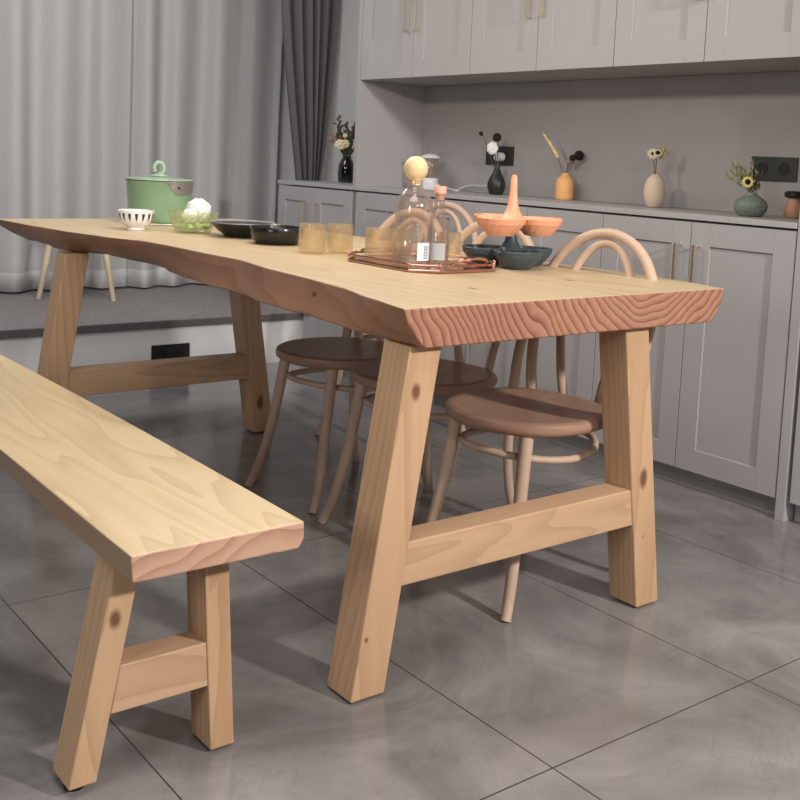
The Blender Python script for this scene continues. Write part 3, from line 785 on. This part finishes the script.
# tall round bottle with wooden ball stopper
x, y = vd((1.690, 2.135), .050)
t = thing('glass_bottle', 'tall clear round-shouldered bottle closed with a wooden ball', 'bottle', (x, y, ZTR))
r = .050
MB().lathe([(0, .003), (r*.9, .0), (r, .006), (r, .145), (r*.97, .158), (r*.85, .175), (r*.60, .189), (.0225, .195), (.0200, .200), (.0200, .217), (.0185, .218), (.0180, .200), (r*.56, .186), (r*.81, .172), (r*.93, .156), (r*.96, .143), (r*.96, .010), (0, .008)], 48).build('bottle_body', CLEAR, t, smooth=True)
MB().lathe([(0, .205), (.0172, .205), (.0176, .2190)]+[(.0318*math.cos(a_), .2470+.0325*math.sin(a_)) for a_ in [PI*(-.30+.80*k/14) for k in range(14)]]+[(0, .2795)], 36).build('ball_stopper', BALL, t, smooth=True)
def label(t, r, h0, h1, ang, half, m=PAPER, block=True, name='label'):
    b = MB(); n = 10
    for k in range(n+1):
        a = ang-half+2*half*k/n
        for rr, zz in ((r, h0), (r, h1), (r+.0008, h1), (r+.0008, h0)): b.v.append((rr*math.cos(a), rr*math.sin(a), zz))
    for k in range(n):
        for q_ in range(4): b.f.append((k*4+q_, k*4+(q_+1) % 4, (k+1)*4+(q_+1) % 4, (k+1)*4+q_)); b.mi.append(0)
    o = b.build(name, m, t, smooth=True)
    if block:
        b = MB()
        H = h1-h0
        for j in range(9):
            z0 = h0+H*(.10+.085*j); z1 = z0+H*.05
            for q0, q1 in ((.50, .86),):
                a0 = ang-half+2*half*q0; a1 = ang-half+2*half*q1; rr = r+.0012
                b.add([(rr*math.cos(a0), rr*math.sin(a0), z0), (rr*math.cos(a1), rr*math.sin(a1), z0), (rr*math.cos(a1), rr*math.sin(a1), z1), (rr*math.cos(a0), rr*math.sin(a0), z1)], [(0, 1, 2, 3)])
        b.build('label_print', INK, o)
    return o
toc = math.atan2(-y, -x)
label(t, r*1.002, .012, .058, toc+.62, .36)

# slim flared bottle with pink stopper
x, y = vd((1.770, 2.130), .030)
t = thing('glass_bottle', 'slim clear flared bottle with a pink stopper and pale label', 'bottle', (x, y, ZTR))
MB().lathe([(0, .003), (.029, 0), (.031, .005), (.031, .06), (.028, .085), (.018, .13), (.0135, .160), (.0135, .182), (.012, .182), (.012, .160), (.016, .13), (.026, .085), (.0288, .06), (.0288, .008), (0, .007)], 40).build('bottle_body', CLEAR, t, smooth=True)
MB().lathe([(.0115, .168), (.0118, .184), (.0165, .185), (.0165, .202), (.015, .204), (0, .204)], 24).build('stopper', CORK, t, smooth=True)
label(t, .0313, .012, .056, math.atan2(-y, -x)-.1, .75, m=mat('pale_grey_label', (.45, .44, .43), .7, noise=.03), block=False)

# stackable three-dish snack trays
def snack(label_, loc, rotz, m, H, post_r, group, zb=0):
    t = thing('snack_dish', label_, 'dish', loc, rotz, group)
    R = .062
    for k in range(3):
        a = 2*PI*k/3; cx, cy = .070*math.cos(a), .070*math.sin(a)
        b = MB(); seg = 36
        prof = [(0, .002), (.030, 0), (.034, .001), (.045, .014), (.058, .032), (R+.001, .046), (R, .049), (R-.004, .047), (.053, .031), (.040, .014), (.030, .006), (0, .005)]
        for q_, (r, z) in enumerate(prof):
            for s in range(seg):
                an = 2*PI*s/seg; rr = r*(1+(.022*((s+q_) % 2) if 2 < q_ < 6 else 0))
                b.v.append((cx+rr*math.cos(an)*1.05, cy+rr*math.sin(an)*1.05, z))
        for i in range(len(prof)-1):
            for s in range(seg):
                s2 = (s+1) % seg; b.f.append((i*seg+s, i*seg+s2, (i+1)*seg+s2, (i+1)*seg+s)); b.mi.append(0)
        b.build('dish', m, t, smooth=False)
    MB().lathe([(0, .028), (.020, .030), (.036, .044), (.026, .054), (.018, .068), (.0135, .085), (post_r*1.15, H*.75), (post_r, H-.008), (post_r*.7, H-.002), (0, H)], 28).build('post', m, t, smooth=True)
    return t
sx_, sy_ = 2.008, 2.106
va = math.atan2(-.61, .79)
GS = 'stacked three-part snack dishes'
snack('slate blue snack dish with three bowls standing directly on the table', (sx_, sy_, Z), va+math.radians(40), NAVY, .093, .012, GS)
snack('coral orange snack dish with tall handle stacked on top of the blue one', (sx_, sy_, Z+.0855), va, CORAL, .163, .0085, GS)

# ------------------------------------------------------------------ things on the shelf
ZS = .9126
# glass appliance with white base and lid
LX, LY = vd((3.130, 3.850), .045)
t = thing('glass_warmer', 'white and glass lantern-shaped appliance with domed lid on the worktop', 'appliance', (LX, LY, ZS))
MB().lathe([(0, 0), (.050, 0), (.053, .006), (.052, .022), (.046, .028), (.040, .030), (.040, .050), (.037, .054), (0, .054)], 36).build('base', WHITEPL, t, smooth=True)
MB().lathe([(.036, .0545), (.040, .060), (.040, .125), (.034, .140), (.032, .140), (.038, .124), (.038, .061), (.034, .056)], 36).build('glass_body', CLEAR, t, smooth=True)
l = MB().lathe([(0, .141), (.036, .141), (.048, .147), (.046, .152), (.030, .162), (.008, .167), (0, .167)], 36).build('lid', WHITEPL, t, smooth=True)
MB().ball((0, 0, .175), .008, 14).build('knob', STEEL, l, smooth=True)
# white plug and cable
tag(MB().tube([(3.261-.001, 3.505, 1.078), (3.225, 3.505, 1.078)], .019, 16).build('plug', WHITEPL, smooth=True), 'white power plug in the black outlet behind the black vase', 'plug')
pts = bez([(3.238, 3.505, 1.06), (3.235, 3.505, .98), (3.235, 3.54, .945), (3.24, 3.60, .944)], 12)+bez([(3.245, 3.63, .944), (3.25, 3.70, .944), (3.25, 3.74, .944), (3.24, 3.755, .918), (3.22, 3.78, .916), (3.20, 3.72, .916)], 14)+bez([(3.19, 3.73, .916), (3.17, 3.80, .93), (LX+.03, LY-.045, .925)], 10)
tag(MB().tube(pts, .0028, 8).build('power_cable', WHITEPL, smooth=True), 'thin white power cable running along the niche to the outlet', 'cable')

def stem(b, p0, p1, r=.0016, bow=0, mi=0):
    p0, p1 = Vector(p0), Vector(p1); mid = (p0+p1)/2+Vector((0, bow, 0))
    b.tube(bez([p0, mid, p1], 8), r, 6, mi)
def vase(name, label_, base, prof, m, inset=.03, extra=None):
    x, y = vd(base, inset)
    t = thing(name, label_, 'vase', (x, y, ZS))
    MB().lathe(prof, 40).build('vase_body', m, t, smooth=True)
    return t
def spray(name, label_, at, cat='flowers'): return thing(name, label_, cat, (at.location.x, at.location.y, ZS))
# black bottle vase
v1 = vase('bottle_vase', 'black bulb-shaped vase with a slender neck, in front of the double outlet', (3.155, 3.42), [(0, 0), (.028, 0), (.031, .004), (.0395, .030), (.040, .048), (.033, .070), (.019, .095), (.0105, .115), (.009, .140), (.0095, .145), (.006, .145), (.005, .11), (0, .10)], BLACKV, .028)
f1 = spray('dried_flower', 'dried stems with white bloom, dark pompon and small bud in the black vase', v1)
side = Vector((.80, -.60, 0)) # image right, in the world
def sp(u, z, d=0): return Vector((side.x*u-d*.6, side.y*u-d*.8, z))
b = MB(); stem(b, sp(0, .08), sp(-.016, .200)); stem(b, sp(0, .08), sp(-.020, .205)); stem(b, sp(0, .08), sp(-.072, .262)); stem(b, sp(0, .08), sp(-.004, .243))
b.build('stems', STEM, f1, smooth=True)
b = MB()
for k in range(7):
    a = 2*PI*k/7; c = sp(-.027, .200, .012)
    b.ball(c+side*(.013*math.cos(a))+Vector((0, 0, .015*math.sin(a))), .0135, 12, sz=1.1)
b.ball(sp(-.027, .200, .014), .014, 12); b.build('white_bloom', PETALW, f1, smooth=True)
MB().ball(sp(-.008, .248, .0), .0185, 20, jit=.05).build('pompon', DARKFL, f1, smooth=False)
MB().lathe([(.002, 0), (.009, .012), (.010, .018), (0, .016)], 12, M=Matrix.Translation(sp(-.074, .25)) @ Matrix.Rotation(-.5, 4, 'Y')).build('bud', DARKFL, f1, smooth=True)
# orange vase
v2 = vase('bottle_vase', 'orange matte ceramic vase with a short neck holding pampas and dark balls', (3.172, 3.032), [(0, 0), (.034, 0), (.037, .003), (.0385, .012), (.0385, .070), (.034, .085), (.022, .094), (.0165, .098), (.016, .108), (.018, .110), (.013, .110), (.012, .095), (0, .090)], ORANGEV, .036)
f2 = spray('dried_flower', 'dried arrangement of feathery grass and round seed heads in the orange vase', v2)
b = MB(); stem(b, sp(-.003, .09), sp(-.034, .172)); stem(b, sp(0, .09), sp(.010, .160)); stem(b, sp(.002, .09), sp(.045, .185)); stem(b, sp(0, .09), sp(.020, .175)); b.build('stems', STEM, f2, smooth=True)
b = MB()
for k in range(22):
    u = k/21; c = sp(-.036-.052*u-.0*u, .172+.085*u-.010*u*u, 0)
    b.tube([c, c+sp(-.010-.006*u+rnd.uniform(-.006, .006), .024, rnd.uniform(-.006, .006))], [.009*(1-.5*u), .0010], 5)
    b.tube([c, c+sp(-.016, .016, 0)*(1-.3*u)], [.008*(1-.5*u), .0010], 5)
b.build('grass_plume', DRYGOLD, f2)
MB().ball(sp(.014, .158), .0150, 18, jit=.06).build('tan_seed_head', TANBALL, f2)
MB().ball(sp(.024, .171, .01), .0135, 18, jit=.06).build('dark_seed_head', DARKFL, f2)
MB().ball(sp(.052, .182, .0), .0200, 20, jit=.06).build('dark_seed_head', DARKFL, f2)
MB().ball(sp(.036, .176, .0), .0100, 14, jit=.06).build('dark_seed_head', DARKFL, f2)
# cream egg vase
v3 = vase('egg_vase', 'cream egg-shaped ceramic vase in the middle of the worktop', (3.125, 2.535), [(0, 0), (.022, 0), (.026, .003), (.036, .030), (.040, .058), (.037, .085), (.027, .108), (.013, .121), (.006, .123), (.004, .118), (0, .11)], EGGV, .028)
f3 = spray('dried_flower', 'two small pale daisies with golden dry grass in the cream egg vase', v3)
b = MB(); stem(b, sp(-.002, .11), sp(-.014, .194)); stem(b, sp(.0, .11), sp(-.002, .198)); b.build('stems', STEM, f3, smooth=True)
def daisy(parent, c, r, tilt, petal, n=10, cen=.32, name='flower_head'):
    """flower head facing the camera side"""
    b = MB(); Mx = Matrix.Translation(c) @ Vector((-.62, -.76, tilt)).normalized().to_track_quat('Z', 'Y').to_matrix().to_4x4()
    for k in range(n):
        M2 = Mx @ Matrix.Rotation(2*PI*k/n, 4, 'Z')
        w_ = r*.23
        b.add([(r*.2, -w_*.5, .001), (r*.7, -w_, .002), (r, 0, 0), (r*.7, w_, .002), (r*.2, w_*.5, .001), (r*.2, -w_*.5, -.001), (r*.7, -w_, 0), (r*.7, w_, 0), (r*.2, w_*.5, -.001)],
              [(0, 1, 2, 3, 4), (8, 7, 2, 6, 5), (0, 5, 6, 1), (1, 6, 2), (3, 2, 7), (4, 3, 7, 8), (0, 4, 8, 5)], 0, M2)
    o = b.build(name, petal, parent)
    d = MB(); d.ball((0, 0, .001), r*cen, 14, sz=.6, M=Mx); d.build('flower_centre', DARKFL, o)
daisy(f3, sp(-.018, .196, .006), .023, .35, PETAL, 9, .28); daisy(f3, sp(-.001, .200, .012), .019, .75, PETAL, 9, .5)
b = MB()
for k in range(26):
    p = sp(.012+rnd.uniform(-.004, .010), .178+rnd.uniform(0, .015)); q_ = p+sp(rnd.uniform(-.006, .034), rnd.uniform(.020, .048), rnd.uniform(-.01, .01)); b.tube([p, q_], [.0026, .0008], 5)
b.tube([sp(0, .11), sp(.008, .17)], .001, 5)
b.build('dry_grass', DRYGOLD, f3)
# sage vase
v4 = vase('squat_vase', 'squat speckled sage green vase leaning out at the shoulder, near the right end', (3.030, 2.062), [(0, 0), (.034, 0), (.040, .004), (.051, .018), (.0545, .034), (.049, .050), (.034, .062), (.020, .070), (.018, .078), (.014, .078), (.013, .066), (0, .06)], SAGEV, .036)
f4 = spray('dried_flower', 'small sunflower with olive green sprigs in the sage green vase', v4)
b = MB(); stem(b, sp(.002, .06), sp(-.022, .100)); stem(b, sp(.002, .06), sp(-.03, .15)); stem(b, sp(.002, .06), sp(.02, .15)); stem(b, sp(.002, .06), sp(0, .16)); b.build('stems', STEM, f4, smooth=True)
def leaf(b, p, d, L, w_, mi=0):
    d = d.normalized(); sdv = d.cross(Vector((rnd.uniform(-1, 1), rnd.uniform(-1, 1), rnd.uniform(-1, 1)))).normalized()*w_; nn = d.cross(sdv).normalized()*w_*.25
    b.add([p, p+d*L*.5+sdv, p+d*L, p+d*L*.5-sdv, p+d*L*.5+nn], [(0, 1, 4), (1, 2, 4), (2, 3, 4), (3, 0, 4), (3, 2, 1, 0)], mi)
b = MB()
for br_ in range(11):
    e = sp(rnd.choice([rnd.uniform(-.085, -.02), rnd.uniform(-.04, .05)]), rnd.uniform(.125, .175), rnd.uniform(-.02, .03)); s0 = sp(.004, .075)
    for k in range(20):
        u = .3+.7*k/19; p = s0.lerp(e, u)
        leaf(b, p, (e-s0).normalized()+Vector((rnd.uniform(-1, 1), rnd.uniform(-1, 1), rnd.uniform(-.3, 1)))*.9, rnd.uniform(.014, .022), .0034)
    b.tube([s0, e], .0009, 5)
b.build('sprigs', LEAF, f4)
b = MB()
for k in range(40):
    s0 = sp(rnd.uniform(-.012, .028), rnd.uniform(.070, .125), rnd.uniform(-.01, .01)); leaf(b, s0, Vector((rnd.uniform(-.4, .4), rnd.uniform(-.4, .4), 1)), .03, .005)
b.build('dark_leaves', LEAFD, f4)
daisy(f4, sp(-.024, .112, .025), .021, .15, PETALY, 11, .46, 'sunflower_head')
# terracotta pot with black lid
v5 = thing('lidded_jar', 'small terracotta jar with a black lid at the right end of the worktop', 'jar', (3.150, 1.985, ZS))
MB().lathe([(0, 0), (.022, 0), (.027, .005), (.0295, .025), (.026, .045), (.020, .060), (.0195, .066), (0, .066)], 32).build('jar_body', TERRA, v5, smooth=True)
MB().lathe([(0, .067), (.026, .067), (.032, .073), (.032, .082), (.026, .088), (0, .090)], 32).build('lid', BLACKPL, v5, smooth=True)
v5.location.y = 1.985; v5.location.x = 3.155
# glass vase by the window
v6 = vase('glass_vase', 'dark smoked glass vase beside the drape in the window corner', (3.155, 4.565), [(0, .004), (.036, 0), (.042, .006), (.0455, .05), (.041, .095), (.028, .120), (.022, .128), (.025, .138), (.022, .138), (.019, .128), (.026, .118), (.038, .094), (.042, .05), (.038, .010), (0, .010)], SMOKE, .040)
f6 = spray('bouquet', 'bouquet of cream blossoms and dark olive foliage in the glass vase', v6)
b = MB()
for k in range(7): stem(b, sp(rnd.uniform(-.02, .02), .012), sp(rnd.uniform(-.03, .02), rnd.uniform(.16, .26)))
b.build('stems', LEAFD, f6, smooth=True)
b = MB()
for br_ in range(26):
    e = sp(rnd.uniform(-.06, .045), rnd.uniform(.17, .315), rnd.uniform(-.02, .03)); s0 = sp(0, .125)
    if br_ == 0: e = sp(-.055, .335)
    for k in range(16):
        u = .2+.8*k/15; p = s0.lerp(e, u)
        leaf(b, p, (e-s0).normalized()+Vector((rnd.uniform(-1, 1), rnd.uniform(-1, 1), rnd.uniform(-.3, 1))), rnd.uniform(.020, .034), .0085)
    b.tube([s0, e], .0012, 5)
b.build('foliage', LEAFD, f6)
for (u, z, r, d) in ((-.036, .195, .030, .04), (-.010, .200, .024, .035), (-.012, .242, .013, .03), (-.075, .222, .022, .03)):
    b = MB()
    for k in range(7):
        a = 2*PI*k/7; b.ball(sp(u, z, d)+side*(r*.55*math.cos(a))+Vector((0, 0, r*.55*math.sin(a))), r*.5, 10, sz=.9)
    b.ball(sp(u, z, d+.006), r*.45, 10); b.build('blossom', PETAL if r > .023 else TANBALL if r == .022 else PETAL, f6, smooth=True)
